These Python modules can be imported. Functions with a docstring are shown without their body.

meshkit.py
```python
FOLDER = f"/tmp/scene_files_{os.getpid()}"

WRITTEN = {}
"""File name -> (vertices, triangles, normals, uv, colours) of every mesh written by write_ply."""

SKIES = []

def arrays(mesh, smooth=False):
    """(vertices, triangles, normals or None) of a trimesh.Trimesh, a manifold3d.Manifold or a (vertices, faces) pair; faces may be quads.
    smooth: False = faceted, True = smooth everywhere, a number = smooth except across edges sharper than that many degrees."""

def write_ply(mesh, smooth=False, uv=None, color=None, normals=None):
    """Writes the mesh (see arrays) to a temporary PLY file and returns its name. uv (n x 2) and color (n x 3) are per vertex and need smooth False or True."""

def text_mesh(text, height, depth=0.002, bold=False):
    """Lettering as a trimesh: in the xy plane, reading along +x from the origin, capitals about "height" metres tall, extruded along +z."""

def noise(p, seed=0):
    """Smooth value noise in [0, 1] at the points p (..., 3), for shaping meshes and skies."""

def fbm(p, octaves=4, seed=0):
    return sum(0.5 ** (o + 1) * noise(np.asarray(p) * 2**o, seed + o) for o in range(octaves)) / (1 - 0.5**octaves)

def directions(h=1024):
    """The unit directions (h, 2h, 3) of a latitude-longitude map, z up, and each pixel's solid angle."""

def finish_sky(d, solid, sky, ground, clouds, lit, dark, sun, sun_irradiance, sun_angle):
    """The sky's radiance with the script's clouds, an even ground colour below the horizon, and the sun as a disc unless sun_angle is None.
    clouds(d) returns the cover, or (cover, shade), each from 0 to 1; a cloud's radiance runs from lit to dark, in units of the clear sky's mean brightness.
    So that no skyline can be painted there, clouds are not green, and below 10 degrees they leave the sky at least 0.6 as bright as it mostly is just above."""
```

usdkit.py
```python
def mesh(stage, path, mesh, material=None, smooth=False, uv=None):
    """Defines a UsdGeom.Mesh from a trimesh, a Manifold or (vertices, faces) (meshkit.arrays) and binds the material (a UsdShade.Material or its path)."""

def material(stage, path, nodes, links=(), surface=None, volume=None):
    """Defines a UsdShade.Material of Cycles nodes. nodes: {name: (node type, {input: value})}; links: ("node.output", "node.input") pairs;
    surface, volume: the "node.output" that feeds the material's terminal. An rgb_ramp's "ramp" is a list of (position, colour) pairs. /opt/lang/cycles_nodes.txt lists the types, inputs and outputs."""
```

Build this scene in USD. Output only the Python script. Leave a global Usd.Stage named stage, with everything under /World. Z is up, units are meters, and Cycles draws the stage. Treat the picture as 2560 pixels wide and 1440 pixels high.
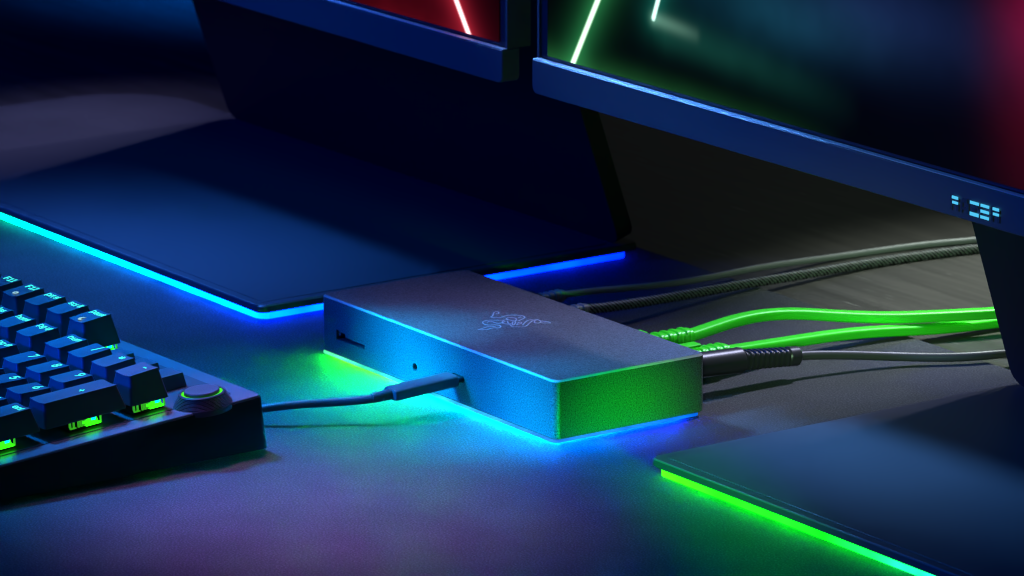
import math, random
import numpy as np, trimesh, manifold3d as m3, usdkit, meshkit
from shapely.geometry import LineString, Polygon, Point
from shapely.ops import unary_union
from pxr import Usd, UsdGeom, UsdLux, UsdShade, Gf, Sdf, Vt
random.seed(7); np.random.seed(7)
stage = Usd.Stage.CreateInMemory()
UsdGeom.SetStageUpAxis(stage, 'Z'); UsdGeom.SetStageMetersPerUnit(stage, 1.0)
UsdGeom.Xform.Define(stage, '/World')

# ------------------------------------------------------------------ camera
pit, yaw = math.radians(14.2813588), math.radians(55.0006736)
CAM = np.array([1.6367143, -1.16909843, .58389949])
fwd = np.array([-math.sin(yaw)*math.cos(pit), math.cos(yaw)*math.cos(pit), -math.sin(pit)])
right = np.array([math.cos(yaw), math.sin(yaw), 0.]); up = np.cross(right, fwd)
cam = UsdGeom.Camera.Define(stage, '/World/camera')
cam.AddTransformOp().Set(Gf.Matrix4d(*right, 0, *up, 0, *(-fwd), 0, *CAM, 1))
cam.CreateHorizontalApertureAttr(36.0); cam.CreateVerticalApertureAttr(36.0*9/16)
cam.CreateFocalLengthAttr(36.0*11894.887/2560)
cam.CreateFStopAttr(26.0); cam.CreateFocusDistanceAttr(2.08)
cam.CreateClippingRangeAttr(Gf.Vec2f(.05, 50)); cam.CreateExposureAttr(0.0)

# ------------------------------------------------------------------ lamps of the room
def rect_light(name, pos, aim, w, h, color, power):
    l = UsdLux.RectLight.Define(stage, '/World/lamps/' + name)
    z = np.array(pos, float)-np.array(aim, float); z /= np.linalg.norm(z)
    x = np.cross([0, 0, 1.] if abs(z[2]) < .99 else [0, 1., 0], z); x /= np.linalg.norm(x); y = np.cross(z, x)
    l.AddTransformOp().Set(Gf.Matrix4d(*x, 0, *y, 0, *z, 0, *pos, 1))
    l.CreateWidthAttr(w); l.CreateHeightAttr(h); l.CreateColorAttr(Gf.Vec3f(*color)); l.CreateIntensityAttr(power)
UsdGeom.Scope.Define(stage, '/World/lamps')
LAMPS = {
 'blue_front': ((-.75, -1.1, .55), (-.15, 0, .05), .5, .5, (.0, .028, 1.), 12.0),
 'teal_overhead': ((-.22, -.42, .80), (.14, -.12, 0), .28, .25, (.0, .30, 1.), 6.5),
 'softbox_behind': ((-1.3, 1.28, .36), (-.1, .3, 0), .62, .34, (.55, .62, .62), .09),
}
for k, v in LAMPS.items(): rect_light(k, *v)
def spot_light(name, pos, aim, radius, cone, soft, color, power):
    l = UsdLux.SphereLight.Define(stage, '/World/lamps/' + name)
    z = np.array(pos, float)-np.array(aim, float); z /= np.linalg.norm(z)
    x = np.cross([0, 0, 1.], z); x /= np.linalg.norm(x); y = np.cross(z, x)
    l.AddTransformOp().Set(Gf.Matrix4d(*x, 0, *y, 0, *z, 0, *pos, 1))
    l.CreateRadiusAttr(radius); l.CreateColorAttr(Gf.Vec3f(*color)); l.CreateIntensityAttr(power)
    sh = UsdLux.ShapingAPI.Apply(l.GetPrim()); sh.CreateShapingConeAngleAttr(cone); sh.CreateShapingConeSoftnessAttr(soft)
SPOTS = {   # lamp, what it lights, lamp radius, half angle of its cone, softness of the cone's edge, colour, radiance
 'azure_keys': ((-.42, -.18, .62), (-.115, -.135, .02), .06, 11.5, .7, (.0, .22, 1.), 620.),
 'azure_base': ((-.46, -.03, .70), (-.375, -.015, 0), .08, 15., 1., (.03, .20, 1.), 210.),
 'lavender': ((-.22, -.05, .60), (.025, -.135, 0), .045, 10.8, .9, (.80, .24, .95), 300.),
 'dock_top': ((-.40, .06, .56), (-.09, .045, .03), .05, 8.5, .9, (.52, .46, 1.), 80.),
 'green_end': ((.95, -.30, .13), (0, .036, .001), .03, 1.5, 1., (.0, 1., .0), 11500.),
 'cyan_face': ((-.30, -.50, .38), (-.108, 0, .004), .03, 3.2, 1., (.0, .42, 1.), 11000.),
 'cyan_corner': ((-.13, -.50, .34), (-.020, 0, .003), .03, 2.6, 1., (.0, .38, 1.), 11000.),
 'blue_face': ((-.35, -.85, .27), (-.08, 0, .010), .04, 6., .8, (.0, .05, 1.), 1000.),
 'window_behind': ((-.30, .75, .95), (-.065, .385, 0), .06, 9., .5, (.86, 1., .88), 560.),
 'mat_right': ((-.10, .62, .75), (-.04, .14, 0), .05, 7.5, .9, (.66, .68, 1.), 420.),
 'cable_lamp': ((.80, -.55, .30), (-.05, .215, .010), .05, 4.4, .8, (.55, 1., .58), 270.),
 'base_sheen': ((-.40, .06, .36), (.10, .09, .008), .05, 8., 1., (.10, .36, 1.), 520.),
 'mat_corner': ((-1.0, .95, .6), (-.69, .11, 0), .05, 5.2, .2, (.46, .46, 1.), 420.),
 'far_desk': ((-1.35, 1.0, .8), (-1.12, .68, 0), .08, 17., .5, (.0, .17, 1.), 750.),
}
for k, v in SPOTS.items(): spot_light(k, *v)

# ------------------------------------------------------------------ materials
UsdGeom.Scope.Define(stage, '/World/Looks')
def look(n): return '/World/Looks/' + n
def plain(name, color, rough=.5, metallic=0., spec=.5, bump=0., bscale=2000., coat=0., var=0.):
    nodes = {'p': ('principled_bsdf', dict(base_color=color, roughness=rough, metallic=metallic, specular_ior_level=spec, coat_weight=coat, coat_roughness=.15))}
    links = []
    if bump or var:
        nodes['g'] = ('geometry', {}); nodes['n'] = ('noise_texture', dict(scale=bscale, detail=3., roughness=.6))
        links.append(('g.position', 'n.vector'))
    if bump:
        nodes['b'] = ('bump', dict(strength=bump, distance=.0004)); links += [('n.fac', 'b.height'), ('b.normal', 'p.normal')]
    if var:
        lo = [c*(1-var) for c in color]; hi = [min(1, c*(1+var)) for c in color]
        nodes['r'] = ('rgb_ramp', dict(ramp=[(.3, lo), (.7, hi)])); links += [('n.fac', 'r.fac'), ('r.color', 'p.base_color')]
    return usdkit.material(stage, look(name), nodes, links, surface='p.BSDF')
def glow(name, color, strength=1.):
    return usdkit.material(stage, look(name), {'e': ('emission', dict(color=color, strength=strength))}, [], surface='e.emission')
def ramp_glow(name, axis, lo, hi, stops, gain=1.):
    return usdkit.material(stage, look(name), {
        'g': ('geometry', {}), 's': ('separate_xyz', {}), 'm': ('map_range', dict(from_min=lo, from_max=hi, clamp=True)),
        'r': ('rgb_ramp', dict(ramp=stops)), 'e': ('emission', {}), 'n': ('noise_texture', dict(scale=55., detail=1.)), 'ms': ('map_range', dict(from_min=.3, from_max=.7, to_min=gain*.6, to_max=gain*1.4))},
        [('g.position', 's.vector'), ('g.position', 'n.vector'), ('n.fac', 'ms.value'), ('ms.result', 'e.strength'), ('s.'+axis, 'm.value'), ('m.result', 'r.fac'), ('r.color', 'e.color')], surface='e.emission')
MAT_mat = usdkit.material(stage, look('mat_fabric'), {
    'g': ('geometry', {}), 'n': ('noise_texture', dict(scale=1150., detail=2., roughness=.7)), 
    'r': ('rgb_ramp', dict(ramp=[(.33, (.017, .017, .018)), (.48, (.034, .034, .035)), (.59, (.062, .062, .064)), (.72, (.125, .125, .128))])),
    'b': ('bump', dict(strength=.5, distance=.0004)), 'p': ('principled_bsdf', dict(roughness=.75, specular_ior_level=.25, sheen_weight=.05)), 'n3': ('noise_texture', dict(scale=16., detail=4., roughness=.6)), 'r3': ('rgb_ramp', dict(ramp=[(.3, (.72, .72, .72)), (.7, (1.25, 1.25, 1.25))])), 'mx': ('mix', dict(mix_type='multiply', fac=1.))},
    [('g.position', 'n.vector'), ('g.position', 'n3.vector'), ('n3.fac', 'r3.fac'), ('r.color', 'mx.color1'), ('r3.color', 'mx.color2'), ('n.fac', 'r.fac'), ('mx.color', 'p.base_color'), ('n.fac', 'b.height'), ('b.normal', 'p.normal')], surface='p.BSDF')
MAT_desk = usdkit.material(stage, look('dark_wood'), {
    'g': ('geometry', {}), 'mp': ('mapping', dict(scale=(5., 110., 1.))), 'mp2': ('mapping', dict(scale=(26., 420., 1.))),
    'n': ('noise_texture', dict(scale=1., detail=5., roughness=.65, distortion=.4)), 'n2': ('noise_texture', dict(scale=1., detail=2., roughness=.5)),
    'r': ('rgb_ramp', dict(ramp=[(.25, (.040, .036, .034)), (.5, (.066, .060, .056)), (.75, (.10, .09, .084))])),
    'r2': ('rgb_ramp', dict(ramp=[(.0, (0, 0, 0)), (.68, (0, 0, 0)), (.75, (1, 1, 1))])),
    'mx': ('mix', dict(mix_type='mix', color2=(.22, .21, .20))), 'b': ('bump', dict(strength=.25, distance=.0006)),
    'p': ('principled_bsdf', dict(roughness=.38, specular_ior_level=.4))},
    [('g.position', 'mp.vector'), ('g.position', 'mp2.vector'), ('mp.vector', 'n.vector'), ('mp2.vector', 'n2.vector'), ('n.fac', 'r.fac'), ('n2.fac', 'r2.fac'),
     ('r2.color', 'mx.fac'), ('r.color', 'mx.color1'), ('mx.color', 'p.base_color'), ('n.fac', 'b.height'), ('b.normal', 'p.normal')], surface='p.BSDF')
MAT_alu = plain('anodised_metal', (.18, .18, .187), .46, .7, .5, .35, 1500., var=.55)
MAT_hole = plain('port_black', (.006, .006, .007), .5)
MAT_steel = plain('port_steel', (.6, .6, .62), .3, 1.)
MAT_logo = plain('etched_line', (.46, .45, .48), .5, .2)
MAT_bezel = plain('bezel_metal', (.095, .095, .10), .5, .3, .5, .08, 1800.)
MAT_frame = plain('frame_plastic', (.03, .03, .034), .4)
MAT_stand = plain('stand_metal', (.085, .085, .09), .46, .1, .5, .05, 2200.)
MAT_black = plain('stand_black', (.016, .016, .018), .5, 0., .2, .05, 2200.)
MAT_key = plain('key_plastic', (.075, .075, .077), .36, 0., .5, .15, 2500.)
MAT_case = plain('case_plastic', (.012, .012, .013), .6, 0., .1, .06, 2500.)
MAT_deck = plain('deck_metal', (.19, .19, .195), .2, .3, .5, .02, 2500.)
MAT_rim = plain('rim_metal', (.36, .36, .37), .4, .15)
MAT_trim = plain('trim_metal', (.22, .22, .23), .4, .15)
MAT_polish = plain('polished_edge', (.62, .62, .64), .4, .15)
MAT_plate = plain('plate_metal', (.13, .13, .132), .2, .3, .5)
MAT_rubber = plain('cable_rubber', (.085, .085, .088), .42, 0, .5, .05, 900.)
MAT_grey = plain('cable_grey', (.27, .27, .28), .42)
MAT_flatgrey = plain('cable_dark_grey', (.06, .062, .062), .4)
MAT_braid = usdkit.material(stage, look('cable_braid'), {
    'g': ('geometry', {}), 's': ('separate_xyz', {}), 'zz': ('math', dict(math_type='multiply_add', value2=1.1)), 'k': ('math', dict(math_type='multiply', value2=2*math.pi/.0024)),
    'sn': ('math', dict(math_type='sine')), 'm': ('map_range', dict(from_min=-1., from_max=1.)), 'r': ('rgb_ramp', dict(ramp=[(.35, (.006, .006, .006)), (.75, (.20, .20, .205))])), 'p': ('principled_bsdf', dict(roughness=.5))},
    [('g.position', 's.vector'), ('s.z', 'zz.value1'), ('s.y', 'zz.value3'), ('zz.value', 'k.value1'), ('k.value', 'sn.value1'), ('sn.value', 'm.value'), ('m.result', 'r.fac'), ('r.color', 'p.base_color')], surface='p.BSDF')
MAT_green = plain('cable_green', (.05, .95, .02), .4, 0, .5)
MAT_plug = plain('plug_black', (.03, .03, .032), .35)
MAT_chrome = plain('chrome', (.7, .7, .72), .25, 1.)
MAT_legend = glow('legend_light', (.05, .8, .66), 1.6)
MAT_legend2 = glow('legend_white', (.45, .85, .95), .8)
MAT_ring = glow('ring_light', (.08, 1.1, .02), 1.1)
MAT_led = glow('led_core', (.0, .75, 1.3), 1.3)
MAT_switch = usdkit.material(stage, look('switch_clear_green'), {'p': ('principled_bsdf', dict(base_color=(.1, .7, .05), roughness=.25, emission_color=(.03, 1., .005), emission_strength=1.9))}, [], surface='p.BSDF')
MAT_switch_dim = usdkit.material(stage, look('switch_clear_dim'), {'p': ('principled_bsdf', dict(base_color=(.1, .5, .05), roughness=.25, emission_color=(.06, .6, .02), emission_strength=.5))}, [], surface='p.BSDF')
MAT_letter = plain('letter_metal', (.07, .07, .075), .5, .3)
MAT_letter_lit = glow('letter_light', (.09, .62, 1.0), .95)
MAT_screen = usdkit.material(stage, look('screen_picture'), {'a': ('attribute', dict(attribute='picture')), 'e': ('emission', dict(strength=1.)), 'gl': ('glossy_bsdf', dict(color=(.02, .02, .02), roughness=.25)), 'ad': ('add_closure', {})},
    [('a.color', 'e.color'), ('e.emission', 'ad.closure1'), ('gl.BSDF', 'ad.closure2')], surface='ad.closure')
CY, BL = (0., .85, 5.), (0., .12, 4.5)
MAT_strip_left = ramp_glow('light_strip_left', 'x', -.62, -.255, [(0, (.02, 9., .8)), (.2, (.01, 8., 1.6)), (.33, (.0, 6., 5.)), (.5, (0., 6., 14.)), (.65, (0., 4., 20.)), (.8, (0., 2.2, 26.)), (.95, (0., 1.1, 28.)), (1., (0., .55, 28.))])
MAT_strip_side = ramp_glow('light_strip_side', 'y', .0, .23, [(0, (0., .55, 24.)), (.3, (0., .36, 18.)), (.7, (0., .2, 12.)), (1., (0., .06, 6.))])
MAT_strip_right = ramp_glow('light_strip_right', 'x', .06, .45, [(0, (.25, 14., .03)), (.1, (.06, 22., .03)), (.30, (.02, 20., .05)), (.39, (.02, 12., .4)), (.47, (.05, 8., 1.6)), (.7, (.0, 4.0, 6.)), (1., (.0, .5, 8.))], .7)
MAT_strip_right_side = ramp_glow('light_strip_right_side', 'y', .0, .21, [(0, (.01, .7, .01)), (1., (.01, .4, .01))])
MAT_strip_dock = ramp_glow('light_strip_dock', 'x', -.19, .0, [(0, (.12, .9, .35)), (.2, (.06, .9, .7)), (.4, (.02, .8, 1.)), (.7, (.03, .45, 1.)), (1., (.03, .30, 1.))], 1.1)
MAT_strip_dock_side = ramp_glow('light_strip_dock_side', 'y', .0, .083, [(0, (.02, .28, 1.)), (.6, (.01, .25, 1.)), (1., (0., .15, .9))], 1.1)
MAT_led_front = ramp_glow('led_bar_front', 'x', -.19, .0, [(0, (.02, 2.8, .0)), (.26, (.02, 2.3, .0)), (.40, (.0, .9, .35)), (.55, (0., .42, .7)), (.75, (0., .30, .85)), (1., (0., .10, 1.4))], 1050.)
MAT_led_side = ramp_glow('led_bar_side', 'y', .0, .083, [(0, (0., .08, 1.)), (.6, (0., .02, 1.)), (1., (0., .01, .5))], 800.)

# ------------------------------------------------------------------ helpers
USED = {}
def numbered(path):
    k = USED.get(path, -1)+1; USED[path] = k
    return path if k == 0 else f'{path}_{k:03d}'
def tag(p, label=None, category=None, group=None, kind=None):
    p = p.GetPrim() if hasattr(p, 'GetPrim') else p
    for k, v in (('label', label), ('category', category), ('group', group), ('kind', kind)):
        if v: p.SetCustomDataByKey(k, v)
    return p
def thing(name, label, category, group=None, loc=(0, 0, 0)):
    x = UsdGeom.Xform.Define(stage, numbered('/World/'+name))
    if any(loc): x.AddTranslateOp().Set(Gf.Vec3d(*loc))
    return tag(x, label, category, group)
def part(parent, name, mesh, material, smooth=30, label=None):
    base = '/World' if parent is None else str(parent.GetPath())
    o = usdkit.mesh(stage, numbered(base+'/'+name), mesh, material, smooth=smooth)
    if label: o.GetPrim().SetCustomDataByKey('label', label)
    return o.GetPrim()
def tm(man):
    m = man.to_mesh(); return trimesh.Trimesh(m.vert_properties[:, :3], m.tri_verts, process=False)
def cat(ms): return trimesh.util.concatenate([tm(m) if hasattr(m, 'to_mesh') else m for m in ms])
def rr(x0, x1, y0, y1, r=0., n=5):
    """Rounded rectangle ring as 2-D points; r a number or one radius per corner (x0y0, x1y0, x1y1, x0y1)."""
    rs = [r]*4 if np.ndim(r) == 0 else r
    out = []
    for (cx, cy, a0), q in zip(((x0, y0, 180), (x1, y0, 270), (x1, y1, 0), (x0, y1, 90)), rs):
        sx, sy = (1 if cx == x0 else -1), (1 if cy == y0 else -1)
        for a in (np.linspace(a0, a0+90, n) if q > 0 else [a0]):
            out.append((cx+sx*q+q*math.cos(math.radians(a)), cy+sy*q+q*math.sin(math.radians(a))))
    return np.array(out)
def hull(layers):
    """Convex body through rings [(ring, z)]."""
    return m3.Manifold.hull_points(np.vstack([np.c_[r, np.full(len(r), z) if np.ndim(z) == 0 else z] for r, z in layers]))
def slab(x0, x1, y0, y1, z0, z1, r=0., c=0.):
    c2 = c or 0
    L = []
    if c2: L = [(rr(x0+c2, x1-c2, y0+c2, y1-c2, r), z0), (rr(x0, x1, y0, y1, r), z0+c2), (rr(x0, x1, y0, y1, r), z1-c2), (rr(x0+c2, x1-c2, y0+c2, y1-c2, r), z1)]
    else: L = [(rr(x0, x1, y0, y1, r), z0), (rr(x0, x1, y0, y1, r), z1)]
    return hull(L)
def bx(x0, x1, y0, y1, z0, z1, c=0.): return slab(x0, x1, y0, y1, z0, z1, 0., c)
def spline(pts, n=60):
    from scipy.interpolate import CubicSpline
    p = np.array(pts, float); d = np.r_[0, np.cumsum(np.linalg.norm(np.diff(p, axis=0), axis=1)**.5)]
    t = np.linspace(0, d[-1], 2000); q = CubicSpline(d, p)(t)
    s = np.r_[0, np.cumsum(np.linalg.norm(np.diff(q, axis=0), axis=1))]
    return np.stack([np.interp(np.linspace(0, s[-1], n), s, q[:, k]) for k in range(3)], 1)
def sweep(path, ring, scale=None, modulate=None, upv=(0, 0, 1.)):
    """Closed tube: ring (n,2) in (side, up) carried along the path with level up."""
    path = np.array(path, float); n = len(ring)
    T = np.gradient(path, axis=0); T /= np.linalg.norm(T, axis=1, keepdims=True)
    S = np.cross(T, upv); S /= np.linalg.norm(S, axis=1, keepdims=True); Uv = np.cross(S, T)
    V = []
    for i in range(len(path)):
        r = ring*(scale[i] if scale is not None else 1.)
        if modulate is not None: r = r*modulate[i][:, None]
        V.append(path[i]+r[:, :1]*S[i]+r[:, 1:]*Uv[i])
    V = np.vstack(V+[path[0], path[-1]]); m = len(path); F = []
    for i in range(m-1):
        a = np.arange(n)+i*n; b = np.roll(np.arange(n), -1)+i*n
        F.append(np.c_[a, b, b+n]); F.append(np.c_[a, b+n, a+n])
    a = np.arange(n); b = np.roll(a, -1); F.append(np.c_[b, a, np.full(n, m*n)]); k = (m-1)*n; F.append(np.c_[a+k, b+k, np.full(n, m*n+1)])
    t = trimesh.Trimesh(V, np.vstack(F), process=False)
    if t.volume < 0: t.invert()
    return t
def circ(r, n=20, ry=None):
    a = np.arange(n)/n*2*math.pi; return np.c_[r*np.cos(a), (ry or r)*np.sin(a)]
def lathe(profile, n=48):
    return trimesh.creation.revolve(np.array(profile, float), sections=n)
def xf(mesh, M, t=(0, 0, 0)):
    m = (tm(mesh) if hasattr(mesh, 'to_mesh') else mesh).copy(); m.vertices = m.vertices @ np.array(M).T+np.array(t); return m

# ------------------------------------------------------------------ setting: table top and desk mat
tag(part(None, 'tabletop', bx(-2.6, 2.6, -1.2, 2.2, -.033, -.003), MAT_desk), 'dark wooden tabletop', kind='structure')
ring = rr(-.768, 1.35, -.95, .249, [.05, .05, .05, .055], 16)
inner = rr(-.767, 1.349, -.949, .248, [.05, .05, .05, .055], 16)
mat = thing('desk_mat', 'large dark grey fabric desk mat under the dock, keyboard and both monitors', 'desk mat')
part(mat, 'fabric', hull([(ring, -.0029), (ring, -.0009), (inner, 0.)]), MAT_mat, 30)

# ------------------------------------------------------------------ docking station
L, D, ZB, H = .19, .0832, .0025, .02714
dock = thing('docking_station', 'grey metal box with glowing underside and engraved emblem, in the middle of the mat', 'docking station')
body = hull([(rr(-L+.0006, -.0006, .0006, D-.0006, .0034, 8), ZB), (rr(-L, 0, 0, D, .0036, 8), ZB+.0006), (rr(-L, 0, 0, D, .0036, 8), ZB+H-.0009),
             (rr(-L+.0008, -.0008, .0008, D-.0008, .0034, 8), ZB+H)])
def tf(m, x, y, z): return m.translate((x, y, z))
sd = bx(-.1765, -.1525, -.002, .012, .0105, .0128)+bx(-.1765, -.1740, -.002, .012, .0105, .0150)+bx(-.1728, -.1690, -.002, .012, .0120, .0145)
jack = m3.Manifold.cylinder(.02, .0019, .0019, 24).rotate((90, 0, 0)).translate((-.1105, .012, .0115))
usbc = hull([(rr(-.0050, .0050, -.0017, .0017, .0016, 6), 0), (rr(-.0050, .0050, -.0017, .0017, .0016, 6), .02)]).rotate((90, 0, 0)).translate((-.0755, .015, .0142))
core = hull([(rr(-L+.0008, -.0008, .0008, D-.0008, .0034, 8), 0.), (rr(-L+.0008, -.0008, .0008, D-.0008, .0034, 8), .1)])
rim = (body ^ bx(-1, 1, -1, 1, ZB+H-.0009, 1.))-core
part(dock, 'body', body-sd-jack-usbc-rim, MAT_alu, 32)
part(dock, 'bright_cut_rim', rim, MAT_rim, 32)
part(dock, 'card_slot', bx(-.1766, -.1524, .006, .0122, .0104, .0154), MAT_hole)
part(dock, 'contact_rail', bx(-.1672, -.1530, .0026, .0058, .0114, .0119), MAT_steel)
part(dock, 'headphone_jack', m3.Manifold.cylinder(.006, .0021, .0021, 24).rotate((90, 0, 0)).translate((-.1105, .013, .0115)), MAT_hole)
for k, x in enumerate((-.19+.018, -.145, -.08, -.048, -.027)):   # rear sockets behind the plugs
    part(dock, 'rear_socket', bx(x-.006, x+.006, D+.0001, D+.0009, .009, .0185), MAT_hole)
# light strip: a thin lens round the bottom, a little proud of the body
def strip_ring(x0, x1, y0, y1, z0, z1, r, t):
    o = hull([(rr(x0, x1, y0, y1, r, 8), z0), (rr(x0, x1, y0, y1, r, 8), z1)])
    i = hull([(rr(x0+t, x1-t, y0+t, y1-t, max(r-t, .0005), 8), z0-.001), (rr(x0+t, x1-t, y0+t, y1-t, max(r-t, .0005), 8), z1+.001)])
    return o-i
ringm = strip_ring(-L+.0005, .0006, -.0006, D-.003, .0015, .0024, .0036, .002)
cut = bx(-.3, .1, -.05, .0012, -.01, .01)
part(dock, 'light_strip', ringm ^ cut, MAT_strip_dock)
part(dock, 'light_strip', (ringm-cut) ^ bx(-.01, .1, -.05, .2, -.01, .01), MAT_strip_dock_side)
part(dock, 'base', slab(-L+.0085, -.0085, .0085, D-.006, .0002, ZB-.0001, .002), MAT_hole)
part(dock, 'led_bar', bx(-L+.0055, -.006, .0055, .006, .0005, .0014), MAT_led_front)
part(dock, 'led_bar', bx(-.0060, -.0055, .006, D-.010, .0005, .0014), MAT_led_side)
EMB = [[(-108.2, 40.8), (-111.9, 44.7), (-114.7, 47.8), (-114.0, 48.7), (-111.1, 47.0), (-111.7, 46.2)], [(-108.2, 40.8), (-105.7, 41.8), (-105.2, 45.1), (-106.1, 47.8), (-105.7, 50.2), (-103.8, 52.3), (-102.4, 53.7), (-100.0, 53.8), (-98.1, 52.7), (-96.4, 49.9), (-94.9, 47.0)], [(-101.2, 44.4), (-102.2, 47.5), (-100.5, 48.6), (-97.5, 47.7), (-95.9, 45.5), (-98.2, 44.8), (-99.1, 43.5)], [(-100.3, 41.9), (-102.4, 38.8), (-103.9, 36.0), (-103.5, 33.4), (-101.9, 31.8), (-99.0, 30.8), (-96.5, 31.8), (-95.1, 34.4), (-92.9, 35.1), (-90.9, 34.2), (-90.0, 32.2), (-91.0, 30.9), (-90.9, 28.3), (-90.8, 26.0), (-92.5, 22.9)], [(-92.8, 23.1), (-93.4, 26.0), (-94.1, 28.3), (-94.4, 30.3), (-92.6, 32.3)], [(-101.2, 34.1), (-101.5, 36.2), (-98.7, 36.4), (-96.5, 37.0), (-96.6, 39.3), (-97.8, 41.5)], [(-97.8, 40.2), (-94.1, 39.1), (-91.7, 40.0), (-88.5, 38.9), (-86.6, 40.3), (-84.9, 42.7), (-86.5, 46.1), (-90.8, 51.5), (-92.1, 54.2), (-92.0, 55.5), (-89.9, 55.4), (-87.4, 56.4), (-84.1, 57.3)], [(-87.8, 44.3), (-91.3, 48.2), (-93.2, 51.3), (-93.1, 54.0)], [(-91.7, 55.3), (-91.1, 53.7), (-90.0, 52.6), (-87.8, 51.3), (-86.6, 52.4), (-87.8, 54.5), (-90.3, 55.4)], [(-86.9, 53.2), (-85.0, 54.6), (-83.2, 56.7)], [(-97.2, 42.4), (-93.9, 40.6), (-92.7, 41.1)], [(-95.2, 44.0), (-90.2, 40.8), (-92.7, 43.7), (-95.2, 45.2)], [(-91.5, 44.1), (-92.4, 46.6), (-90.5, 45.5), (-90.1, 43.6), (-89.3, 42.2)], [(-100.1, 44.7), (-99.9, 42.3), (-97.9, 40.0)], [(-99.7, 50.4), (-100.5, 51.9), (-99.7, 51.7)]]
lines = []
for l in EMB:
    p = spline([(a, b, 0) for a, b in l], 8*len(l)) if len(l) > 3 else np.array([(a, b, 0) for a, b in l])
    lines.append(LineString(p[:, :2]).buffer(.30))
shape = unary_union(lines).simplify(.03)
emb = cat([trimesh.creation.extrude_polygon(g, .06, engine='earcut') for g in getattr(shape, 'geoms', [shape])])
emb.apply_scale(.001); emb.apply_translation((0, 0, ZB+H-.00002))
part(dock, 'emblem', emb, MAT_logo, False)

# ------------------------------------------------------------------ monitors with their light-up stands
def screen(parent, x0, x1, z0, z1, y, fn, x_fine=(None, None), z_fine=None):
    xs = np.unique(np.r_[np.linspace(x0, x1, 90), np.arange(max(x0, x_fine[0]), min(x1, x_fine[1]), .0008)])
    zs = np.unique(np.r_[np.linspace(z0, z1, 60), np.arange(z0, z_fine, .0008)])
    X, Z = np.meshgrid(xs, zs)
    V = np.c_[X.ravel(), np.full(X.size, y), Z.ravel()]; n = len(xs)
    i = (np.arange(len(zs)-1)[:, None]*n+np.arange(n-1)[None]).ravel()
    F = np.r_[np.c_[i, i+1, i+n+1], np.c_[i, i+n+1, i+n]]
    o = usdkit.mesh(stage, numbered(str(parent.GetPath())+'/screen'), (V, F), MAT_screen, smooth=False)
    C = np.maximum(fn(V[:, 0]*1000, V[:, 2]*1000), 0)
    UsdGeom.PrimvarsAPI(o).CreatePrimvar('picture', Sdf.ValueTypeNames.Color3fArray, 'vertex').Set(Vt.Vec3fArray.FromNumpy(C.astype(np.float32)))
def seg(x, z, a, b):
    a, b = np.array(a, float), np.array(b, float); d = b-a; t = np.clip(((x-a[0])*d[0]+(z-a[1])*d[1])/(d@d), 0, 1)
    return np.hypot(x-a[0]-t*d[0], z-a[1]-t*d[1])
def blob(x, z, cx, cz, rx, rz): return np.exp(-((x-cx)/rx)**2-((z-cz)/rz)**2)
def C3(v, c): return v[:, None]*np.array(c)[None]
def noise2(x, z, s, seed=0): return meshkit.fbm(np.stack([x/s, z/s, 0*x], -1), 3, seed)
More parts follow.
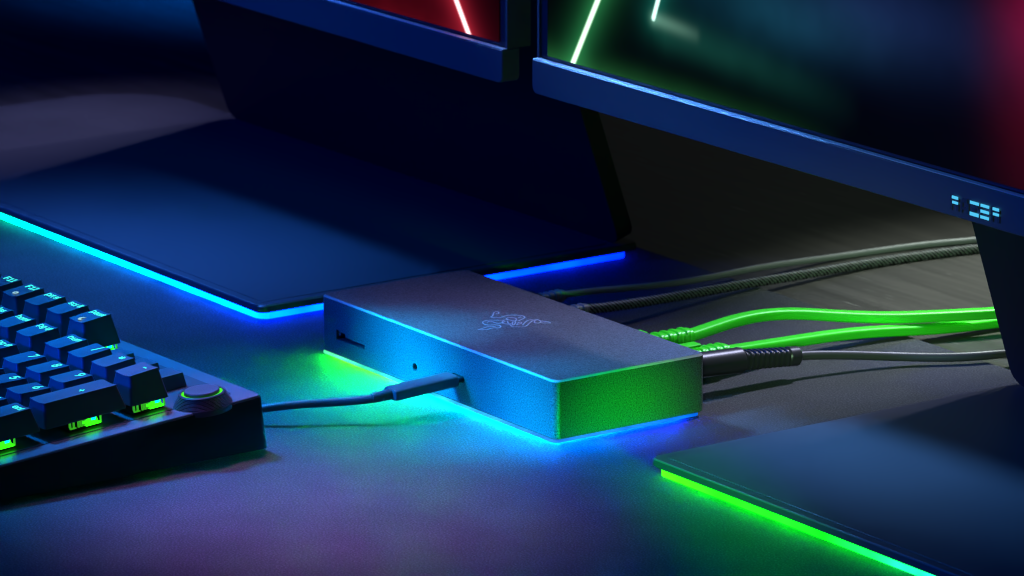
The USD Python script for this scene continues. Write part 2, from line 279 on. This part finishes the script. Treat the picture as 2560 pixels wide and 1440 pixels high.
def red_picture(x, z):
    d = seg(x, z, (-214, 133), (-330, 296)); d2 = seg(x, z, (-330, 296), (-560, 296))
    c = C3(np.exp(-(d/1.6)**4), (2.6, 1.5, 1.6))+C3(np.exp(-d/5.), (.50, .02, .04))+C3(np.exp(-d2/6), (.9, .05, .09))
    side = np.clip((-(x+214)*.814-(z-133)*.581)/12+.3, 0, 1)      # floor glow lies left of the line
    return c+C3(side*(.12*np.exp(-((z-130)/13)**2)+.05)*(.5+.9*noise2(x, z, 18)), (.5, .012, .035))+C3(np.exp(-d/20), (.04, .001, .004))
def green_picture(x, z):
    d = seg(x, z, (-136, 130), (-20, 325)); d2 = np.minimum(seg(x, z, (-68.8, 169.2), (-10, 320)), 999); d3 = seg(x, z, (-68, 169), (-37, 166.5))
    c = C3(np.exp(-(d/1.6)**4), (1.6, 2.4, 1.7))+C3(np.exp(-d/6.), (.03, .30, .09))+C3(np.exp(-(d2/1.4)**4), (1.5, 2.4, 2.1))+C3(np.exp(-d2/5), (.01, .20, .14))
    c += C3(np.exp(-(d3/3.2)**2)*np.clip(1-(x+68)/40, 0, 1), (.16, .30, .22))
    t = np.clip((x+68)/150, 0, 1); band = np.exp(-((z-(167-(x+68)*.10))/9)**2)*(x > -70)*(1-t)
    c += C3(band*.6*np.clip((x+70)/10, 0, 1), (.012, .12, .085))
    low = np.exp(-((z-132)/9)**2)*np.clip((x+165)/12, 0, 1)*np.clip(1-(x+120)/190, 0, 1)
    c += C3(low, (.02, .14, .035))
    c += C3(blob(x, z, 20, 186, 62, 16), (.004, .045, .07))+C3(blob(x, z, 95, 196, 75, 22), (.008, .018, .075))
    c += C3(blob(x, z, 196, 210, 25, 25), (.20, .003, .032))+C3(blob(x, z, 195, 170, 26, 40), (.05, .001, .004))
    return c*(.55+.35*noise2(x, z, 22, 3))[:, None]+.0006
def monitor(name, label, bx0, bx1, yf, yp, mx0, mx1, ym, zm, pic, fine, zf, strips, show_left):
    t = thing(name, label, 'monitor', 'monitors on light-up stands')
    depth = yp+.012
    # stand: base slab, glowing strip under its edge, leaning panel
    part(t, 'base_slab', slab(bx0, bx1, yf, depth, .0045, .0085, .004, .0007), MAT_stand, 30)
    part(t, 'edge_trim', bx(bx0+.0035, bx1-.0035, yf-.00006, yf+.00065, .00782, .00858, .0001), MAT_trim, 30)
    part(t, 'base_inlay', slab(bx0+.006, bx1-.006, yf+.005, yp-.004, .0084, .00885, .002, .0002), MAT_stand, 30)
    rg = strip_ring(bx0+(.0018 if show_left else .003), bx1-.003, yf+.0025, depth-.004, .0007, .0046, .006, .003)
    cut = bx(bx0-.1, bx1+.1, yf-.1, yf+.0072, -.1, .1)
    part(t, 'light_strip', rg ^ cut, strips[0], 30)
    rest = rg-cut
    sidebox = bx(bx0-.01, bx0+.03, -.2, .5, -.1, .1) if show_left else bx(bx1-.03, bx1+.01, -.2, .5, -.1, .1)
    part(t, 'light_strip', rest ^ sidebox, strips[1], 30)
    part(t, 'base_foot', slab(bx0+.012, bx1-.012, yf+.012, depth-.012, .0002, .0044, .004), MAT_hole)
    lean = math.radians(19.)
    pl = hull([(rr(bx0, bx1, 0, .31, [.008, .008, .003, .003], 6), 0.), (rr(bx0, bx1, 0, .31, [.008, .008, .003, .003], 6), .010)])
    c, s = math.cos(lean), math.sin(lean)
    # panel's own (x, up, thickness) -> world: up leans forward
    M = np.array([[1, 0, 0], [0, -s, c], [0, c, s]])
    part(t, 'stand_panel', xf(pl, M, (0, yp, .0084)), MAT_black, 30)
    # display
    part(t, 'bottom_bezel', slab(mx0, mx1, ym, ym+.010, zm-.0163, zm, 0., .0005) if False else hull([(np.array(rr(mx0, mx1, zm-.0163, zm, [.0035, .0035, .0004, .0004], 5)), 0.), (np.array(rr(mx0, mx1, zm-.0163, zm, [.0035, .0035, .0004, .0004], 5)), .0096), (np.array(rr(mx0+.0004, mx1-.0004, zm-.0159, zm-.0004, [.0033, .0033, .0003, .0003], 5)), .010)]).rotate((90, 0, 0)).translate((0, ym+.010, 0)), MAT_bezel, 30)
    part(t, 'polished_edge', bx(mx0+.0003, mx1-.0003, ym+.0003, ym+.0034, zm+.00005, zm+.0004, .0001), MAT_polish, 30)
    part(t, 'back_shell', bx(mx0+.0006, mx1-.0006, ym+.0042, ym+.017, zm+.0002, zm+.36, .0004), MAT_frame, 30)
    part(t, 'side_frame', bx(mx0, mx0+.0016, ym+.0030, ym+.0165, zm+.0002, zm+.36, .0003), MAT_bezel, 30)
    part(t, 'side_frame', bx(mx1-.0016, mx1, ym+.0030, ym+.0165, zm+.0002, zm+.36, .0003), MAT_bezel, 30)
    screen(t, mx0+.0075, mx1-.0075, zm+.0022, zm+.352, ym+.0036, pic, fine, zf)
    return t
mon1 = monitor('monitor', 'left monitor whose screen shows a pink neon line on red, over a cyan-edged stand', -.631, -.255, .007, .2225, -.790, -.1840, .100, .1355, red_picture, (-.30, -.18), .19, (MAT_strip_left, MAT_strip_side), False)
mon2 = monitor('monitor', 'right monitor showing green neon lines, lit lettering on its bezel and a green-edged stand', .0598, .44, .007, .2133, -.1594, .4506, .100, .1355, green_picture, (-.156, .19), .22, (MAT_strip_right, MAT_strip_right_side), True)
# maker's lettering on the right bezel: five wide letters, strokes partly lit
def bar(x0, x1, z0, z1, y0, y1): return bx(x0, x1, y0, y1, z0, z1)
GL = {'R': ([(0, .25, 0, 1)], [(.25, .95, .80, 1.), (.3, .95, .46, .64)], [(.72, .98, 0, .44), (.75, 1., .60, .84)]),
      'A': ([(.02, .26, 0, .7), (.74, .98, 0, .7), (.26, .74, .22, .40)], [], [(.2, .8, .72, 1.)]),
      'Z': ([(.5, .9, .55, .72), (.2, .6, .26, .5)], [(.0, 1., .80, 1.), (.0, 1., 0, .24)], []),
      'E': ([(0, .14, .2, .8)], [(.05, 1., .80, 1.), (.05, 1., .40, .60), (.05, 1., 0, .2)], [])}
lx, lz, lw, lh = .1462, .1222, .0056, .0062
for k, chx in enumerate('RAZER'):
    dark, lit, dim = GL[chx]; x = lx+k*.00655*1.0
    f = lambda q: bar(x+q[0]*lw, x+q[1]*lw, lz+q[2]*lh, lz+q[3]*lh, .0995, .1001)
    lp = part(mon2, 'letter', cat([f(q) for q in dark+dim]), MAT_letter, False)
    if lit: part(lp, 'lit_stroke', cat([bar(x+q[0]*lw, x+q[1]*lw, lz+q[2]*lh, lz+q[3]*lh, .0992, .0994) for q in lit]), MAT_letter_lit, False)

# ------------------------------------------------------------------ keyboard
KO = np.array([-66.03, -110.62, 26.40]); krot, ktilt = .02492, .06992
ct, st, cr, sr = math.cos(ktilt), math.sin(ktilt), math.cos(krot), math.sin(krot)
KM = np.array([[cr, -sr*ct, sr*st], [sr, cr*ct, -cr*st], [0, st, ct]])
def kw(mesh):                     # keyboard millimetres (right, back, up from the plate's back right corner) -> world
    return xf(mesh, KM*.001, KO*.001)
kb = thing('keyboard', 'black mechanical keyboard with glowing key legends and a dial at its right corner', 'keyboard')
W = 446.
top = rr(-W, 0, -154, 0, 2.2, 5); low = rr(-W-1, 1.8, -155.5, 1.5, 3.5, 5)
def botw(v): return -(25.0+v*math.tan(ktilt))-.2+.4
part(kb, 'top_deck', kw(hull([(rr(-W+.3, -.3, -153.7, -.3, 2.0, 5), 0.), (top, -.3), (top, -1.)])), MAT_deck, 30)
part(kb, 'case', kw(hull([(rr(-W-.5, .5, -154.5, .5, 2.4, 5), -1.02), (low, np.array([-(24.4)-p[1]*math.tan(ktilt)*-1*-1 for p in low])*1.0)])), MAT_case, 30)
part(kb, 'key_plate', kw(hull([(rr(-W+9, -10.3, -147, -8.5, 1.5, 4), -.2), (rr(-W+9, -10.3, -147, -8.5, 1.5, 4), .25)])), MAT_plate, 30)
HF = [17.53, 17.51, 15.41, 15.43, 14.5, 14.4]; HB = [18.33, 18.18, 15.32, 14.63, 14.99, 15.6]
PX, PY = 19.578, 21.569
def col_u(c): return -21.57-PX*c-(5.336 if c >= 4 else 0)
def row_v(r): return -20.94-PY*r-(6.238 if r else 0)
def cap(uc, vc, hf, hb, wu=1., lv=1., bot=5.3):
    a, b = 8.9+PX*(wu-1)/2, 9.7+PY*(lv-1)/2
    ta, tb = 5.85+PX*(wu-1)/2, 7.4+PY*(lv-1)/2
    ring = lambda p, q, r: rr(-p, p, -q, q, r, 4)
    r1, r2 = ring(a, b, 1.2), ring(ta, tb, 1.3)
    slope = (hb-hf)/(2*tb)
    zt = lambda r, k=0.: (hf+hb)/2+(r[:, 1])*slope+k
    m = hull([(r1, bot), (r1, bot+.6), (ring(ta+.25, tb+.25, 1.5), zt(ring(ta+.25, tb+.25, 1.5), .15)), (r2, zt(r2, .75))])
    R0 = 30. if wu == 1. else 400.
    cyl = m3.Manifold.cylinder(80+PY*lv, R0, R0, 160, True).rotate((90+math.degrees(math.atan(slope)), 0, 0)).translate((0, 0, (hf+hb)/2+R0-.15+(0 if wu == 1 else .35)))
    m = m-cyl
    xs = np.linspace(-ta, ta, 9); dz = (R0-np.sqrt(R0**2-xs**2))-.15+(0 if wu == 1 else .35)
    base = (hf+hb)/2
    front = sweep(np.c_[xs, np.full(9, -tb-.12), base-tb*slope+dz-.06], circ(.26, 6))
    side = sweep(np.array([[ta+.1, y, base+y*slope+dz[-1]-.1] for y in (-tb, 0, tb)]), circ(.2, 6))
    body = trimesh.util.concatenate([tm(m), front, side]); body.apply_translation((uc, vc, 0))
    return body
def legend(txt, uc, vc, hf, hb, h=3., front=False, lv=1., dv=None):
    t = meshkit.text_mesh(txt, h*1.15, .05, bold=True)
    w = t.bounds[1][0]-t.bounds[0][0]
    if w > 10.2: t.apply_scale((10.2/w, 1, 1)); w = 10.2
    t = t.subdivide_to_size(1.2) if False else t
    t.apply_translation((-t.bounds[0][0]-w/2, 0, 0))
    y = dv if dv is not None else (7.4-h-1.2+(PY*(lv-1)/2 if not front else 0))
    t.apply_translation((0, y, 0))
    slope = (hb-hf)/(14.8+PY*(lv-1))
    v = t.vertices.copy()
    dish = 30-np.sqrt(900-np.clip(v[:, 0], -9, 9)**2)
    t.vertices[:, 2] = v[:, 2]+(hf+hb)/2-.15+v[:, 1]*slope+dish+.0
    t.apply_translation((uc, vc, 0)); return t
def key(c, r, txt=None, h=3.2, lv=1., wu=1., icon=None, du=0., dv=0., mat=MAT_legend, ldv=None):
    u, v = col_u(c)+du, row_v(r)-PY*(lv-1)/2+dv
    hf, hb = HF[min(5, r+(1 if lv > 1 else 0))], HB[r]
    k = part(kb, 'keycap', kw(cap(u, v, hf, hb, wu, lv)), MAT_key, 38)
    if txt: part(k, 'legend', kw(legend(txt, u, v, hf, hb, h, lv=lv, dv=ldv)), mat, False)
    if icon is not None:
        icon = icon.copy(); icon.apply_translation((u, v-4.2, (hf+hb)/2+.02)); part(k, 'icon', kw(icon), MAT_legend2, False)
    return k
moon = trimesh.creation.extrude_polygon(Point(0, 0).buffer(2.1, 16).difference(Point(1.2, .7).buffer(1.9, 16)), .06, engine='earcut')
dot = trimesh.creation.extrude_polygon(Point(0, 0).buffer(1.5, 16).difference(Point(0, 0).buffer(.6, 16)), .06, engine='earcut')
key(8, 0, 'F11', 3.0); key(7, 0, 'F12', 3.0, icon=dot)
key(6, 0, 'prt sc', 3.0); key(5, 0, 'scr lk', 3.0); key(4, 0, 'pause', 3.0, icon=moon)
key(6, 1, 'ins', 3.0); key(5, 1, 'home', 3.0); key(4, 1, 'pg up', 3.0); key(3, 1, 'num', 3.0); key(2, 1, '/', 4.2); key(1, 1, '*', 4.6, ldv=.8); key(0, 1, '-', 4.2, ldv=2.)
key(6, 2, 'del', 3.0); key(5, 2, 'end', 3.0); key(4, 2, 'pg dn', 3.0); key(3, 2, '7', 4.); key(2, 2, '8', 4.); key(1, 2, '9', 4.); key(0, 2, '+', 3.6, lv=2., ldv=2.4)
key(3, 3, '4', 4.); key(2, 3, '5', 4.); key(1, 3, '6', 4.)
key(3, 4, '1', 4.); key(2, 4, '2', 4.); key(1, 4, '3', 4.); key(0, 4, 'ent', 3., lv=2.)
key(1, 5, '.', 4.); key(2.5, 5, '0', 4., wu=2.); key(5, 4); key(6, 5); key(5, 5); key(4, 5)
for r in range(6):                # main block, left of the picture's edge
    for c in range(8, 21):
        if r == 0 and c in (7, 8): continue
        key(c, r, du=-5.3 if r else 0.)
# media keys and the dial
for k in range(3):
    u = -34.2-20.4*k; m = hull([(rr(-6.6, 6.6, -7.6, 7.6, 1., 4), .3), (rr(-5.6, 5.6, -6.6, 6.6, 1., 4), 6.6)])
    m = m-m3.Manifold.cylinder(60, 30, 30, 128, True).rotate((90, 0, 0)).translate((0, 0, 36.0))
    part(kb, 'media_key', kw(m.translate((u-6.0, -24., 0))), MAT_key, 38)
kn = np.array([-8.0, -25.2])
def kring(prof, n=64):
    t = lathe(prof, n); t.apply_scale((.93, 1.06, 1)); t.apply_translation((kn[0], kn[1], 0)); return t
prof = [(0, -2.4), (12.9, -2.4), (12.9, -.2)]
for i in range(9):                # fine grooves round the rim
    z = -.1+i*.52; r = 12.8-.30*i; prof += [(r, z), (r, z+.30), (r-.28, z+.34), (r-.28, z+.50)]
prof += [(10.2, 4.9), (9.7, 5.3), (8.9, 5.3), (8.9, 4.3), (0, 4.3)]
knob = part(kb, 'dial', kw(kring(prof)), MAT_plug, 28)
part(knob, 'ring_light', kw(kring([(7.7, 4.32), (8.88, 4.32), (8.88, 4.9), (7.7, 4.9), (7.7, 4.32)])), MAT_ring, 28)
part(knob, 'dial_cap', kw(kring([(0, 4.32), (7.66, 4.32), (7.66, 5.9), (7.3, 6.4), (6.8, 6.5), (0, 6.1)])), MAT_key, 28)
# clear switches glowing under the keys along the right edge
def switch(u, v):
    s = part(kb, 'switch_housing', kw(cat([bx(u-7, u+6.4, v-7.4, v+7.6, .26, 1.4)])), MAT_hole)
    part(s, 'clear_top', kw(cat([hull([(rr(u+2.6, u+7.4, v+1.0, v+7.0, .5, 3), 1.5), (rr(u+2.6, u+7.0, v+2.2, v+6.4, .5, 3), 5.0)]), bx(u+4, u+7.6, v+.4, v+7.6, 1.4, 2.4, .2)])), MAT_switch)
    part(s, 'led', kw(cat([bx(u+7.02, u+7.2, v+3.4, v+5.6, 3.5, 4.8)])), MAT_led)
    part(s, 'spring_arm', kw(cat([bx(u+5.6, u+6.6, v-1.6, v-.8, 1.5, 5.), bx(u+5.6, u+6.6, v-2.9, v-2.2, 1.5, 5.), bx(u+6.2, u+6.8, v-.8, v+1.2, 3.9, 4.4), bx(u+6.2, u+6.8, v-.8, v+1.2, 1.9, 2.5),
        bx(u+5.6, u+6.6, v-5.2, v-4.6, 1.5, 4.8), bx(u+5.6, u+6.6, v-7.2, v-6.5, 2.2, 4.6), bx(u+5.6, u+6.8, v-7.0, v-4.0, 1.4, 1.9), bx(u+6., u+6.6, v+8.2, v+8.9, 1.2, 5.2)])), MAT_switch_dim)
u0 = col_u(0)
switch(u0, row_v(1)); switch(u0, row_v(2)-PY/2); switch(u0, row_v(4)-PY/2); switch(col_u(4), row_v(0))

# ------------------------------------------------------------------ cables
def ribbed(path, rx, ry, ribs, depth=.12, n=24, taper=1.):
    m = 6*ribs; p = spline(path, m) if len(path) > 2 else np.linspace(path[0], path[1], m)
    sc = np.array([1-depth*((i % 6) in (3, 4, 5)) for i in range(m)])*np.linspace(1, taper, m)
    a = np.arange(n)/n*2*math.pi; e = .6
    ring = np.c_[rx*np.sign(np.cos(a))*np.abs(np.cos(a))**e, ry*np.sign(np.sin(a))*np.abs(np.sin(a))**e]
    return sweep(p, ring, sc)
# grey round cable
cab = thing('thin_grey_cable', 'smooth grey cable, rearmost of those plugged into the back of the dock', 'cable')
part(cab, 'plug', xf(slab(-.178, -.166, D+.001, .112, .0095, .0175, .001, .0006), np.eye(3)), MAT_plug)
part(cab, 'strain_relief', ribbed([(-.172, .111, .0135), (-.173, .128, .0138)], .0034, .0030, 5, .16), MAT_grey)
part(cab, 'cord', sweep(spline([(-.1727, .124, .0138), (-.1762, .1478, .0120), (-.1806, .1798, .0085), (-.1885, .2225, .0046), (-.1975, .2684, .0022), (-.2035, .3250, -.0011), (-.1985, .3731, -.0012), (-.1905, .4056, -.0012), (-.17, .50, -.0012), (-.17, .75, -.0012)], 160), circ(.0017, 18)), MAT_grey, True)
# braided cable
cab = thing('braided_cable', 'black braided cable lying next to the thin grey cable', 'cable')
part(cab, 'plug', slab(-.151, -.139, D+.001, .108, .0095, .0170, .001, .0006), MAT_plug)
part(cab, 'strain_relief', ribbed([(-.145, .107, .0135), (-.1455, .122, .0135)], .0034, .0030, 4, .16), MAT_grey)
p = spline([(-.1452, .120, .0136), (-.1540, .1604, .0092), (-.1690, .2220, .0042), (-.1730, .2488, .0028), (-.1768, .2767, .0012), (-.1810, .3326, -.0006), (-.1743, .3918, -.0007), (-.155, .50, -.0007), (-.14, .80, -.0007)], 2200)
s = np.arange(2200)[:, None]*2*math.pi/6.; a = np.arange(24)[None]/24*2*math.pi
mod = 1+.17*np.sin(a*4+s)
part(cab, 'cord', sweep(p, circ(.0022, 24), None, mod), MAT_braid, True)
# two flat green cables
def flat(pts, w, h, n=120): 
    a = np.arange(24)/24*2*math.pi; e = .55
    ring = np.c_[w*np.sign(np.cos(a))*np.abs(np.cos(a))**e, h*np.sign(np.sin(a))*np.abs(np.sin(a))**e]
    return sweep(spline(pts, n), ring)
cab = thing('green_cable', 'bright green flat cable arching from the ribbed plug near the dock\'s back edge', 'cable', None)
part(cab, 'plug', slab(-.0865, -.0735, D+.001, .106, .0065, .0175, .001, .0006), MAT_green)
part(cab, 'latch', slab(-.083, -.077, D+.002, .108, .0176, .0190, .0005, .0003), MAT_green)
part(cab, 'strain_relief', ribbed([(-.080, .105, .0122), (-.080, .134, .0122)], .0054, .0046, 6, .12), MAT_green)
part(cab, 'cord', flat([(-.080, .131, .0122), (-.0855, .155, .0128), (-.0885, .181, .0132), (-.0835, .201, .0125), (-.076, .217, .0108), (-.064, .240, .0090), (-.0560, .258, .0085), (-.0445, .290, .0078), (-.035, .33, .0070), (-.02, .44, .0055), (-.02, .60, .0055)], .0036, .0026), MAT_green, 40)
cab = thing('green_cable', 'bright green flat cable coming straight out behind the black barrel plug', 'cable', None)
part(cab, 'plug', slab(-.0555, -.0435, D+.001, .112, .0065, .0172, .001, .0006), MAT_green)
part(cab, 'latch', slab(-.0525, -.0465, D+.002, .116, .0173, .0187, .0005, .0003), MAT_green)
part(cab, 'strain_relief', ribbed([(-.0495, .112, .0122), (-.0495, .132, .0118)], .0052, .0044, 5, .12), MAT_green)
part(cab, 'cord', flat([(-.0495, .130, .0118), (-.053, .150, .0102), (-.058, .178, .0078), (-.0605, .210, .0058), (-.058, .238, .0040), (-.0545, .262, .0022), (-.0515, .298, .0006), (-.045, .36, -.0003), (-.03, .46, -.0003), (-.03, .62, -.0003)], .0036, .0025), MAT_green, 40)
# power cable
cab = thing('power_cable', 'dark grey cable with thick black ribbed plug at the right rear corner of the dock', 'cable')
def rod(a, b, prof, n=28):
    a, b = np.array(a), np.array(b); P = np.array([a+(b-a)*q[0] for q in prof]); return sweep(P, circ(1., n), np.array([q[1] for q in prof]))
A, B = (-.0268, D+.001, .0165), (-.0275, .124, .0140)
part(cab, 'plug', rod(A, B, [(0, .0050), (.01, .0056), (.93, .0060), (.96, .0062), (.985, .0060), (1., .0052)]), MAT_plug, 32)
part(cab, 'strain_relief', ribbed([B, (-.0278, .137, .0127), (-.0275, .151, .0115)], .0050, .0046, 9, .20, 28, .92), MAT_plug, 32)
part(cab, 'strain_relief_end', rod((-.0275, .1505, .0115), (-.0272, .1575, .0109), [(0, .0042), (.1, .0047), (.85, .0046), (1., .0036)]), MAT_plug, 32)
part(cab, 'cord', sweep(spline([(-.0272, .156, .0110), (-.0262, .170, .0096), (-.0230, .188, .0074), (-.0165, .211, .0046), (-.0035, .235, .0036), (.004, .257, .0034), (.0055, .28, .0012), (.008, .33, -.0006), (.02, .45, -.0006), (.02, .65, -.0006)], 120), circ(.0020, 18, .0022)), MAT_flatgrey, True)
# front cable to the keyboard
cab = thing('front_cable', 'dark cable plugged into the front of the dock and running behind the keyboard', 'cable')
PA, PB = np.array((-.0755, -.0026, .0142)), np.array((-.0768, -.0375, .0122))
shell = hull([(rr(-.0041, .0041, -.0012, .0012, .0011, 5), 0), (rr(-.0041, .0041, -.0012, .0012, .0011, 5), .0125)]).rotate((90, 0, 0)).translate((-.0755, .0065, .0142))
part(cab, 'connector', shell, MAT_plug, 40)
def plugbody(a, b, w, h, prof, e=.5):
    an = np.arange(28)/28*2*math.pi; ringp = np.c_[w*np.sign(np.cos(an))*np.abs(np.cos(an))**e, h*np.sign(np.sin(an))*np.abs(np.sin(an))**e]
    P = np.array([a+(b-a)*q[0] for q in prof]); return sweep(P, ringp, np.array([q[1] for q in prof]))
part(cab, 'plug', plugbody(PA, PB, .0056, .0028, [(0, .86), (.02, .97), (.06, 1.), (.9, 1.), (.94, .97), (.955, .9), (.96, .55)]), MAT_rubber, 35)
part(cab, 'strain_relief', rod(PA+(PB-PA)*.95, PA+(PB-PA)*1.22+np.array((-.0006, 0, -.0004)), [(0, .0026), (.9, .0023), (1., .0020)]), MAT_rubber, 35)
part(cab, 'cord', sweep(spline([(-.0766, -.0400, .0115), (-.0800, -.0490, .0107), (-.0880, -.0620, .0098), (-.0965, -.0775, .0090), (-.1045, -.0890, .0070), (-.1110, -.0960, .0045), (-.125, -.1020, .0026), (-.16, -.1035, .0021), (-.22, -.1040, .0021)], 120), circ(.0019, 18)), MAT_rubber, True)
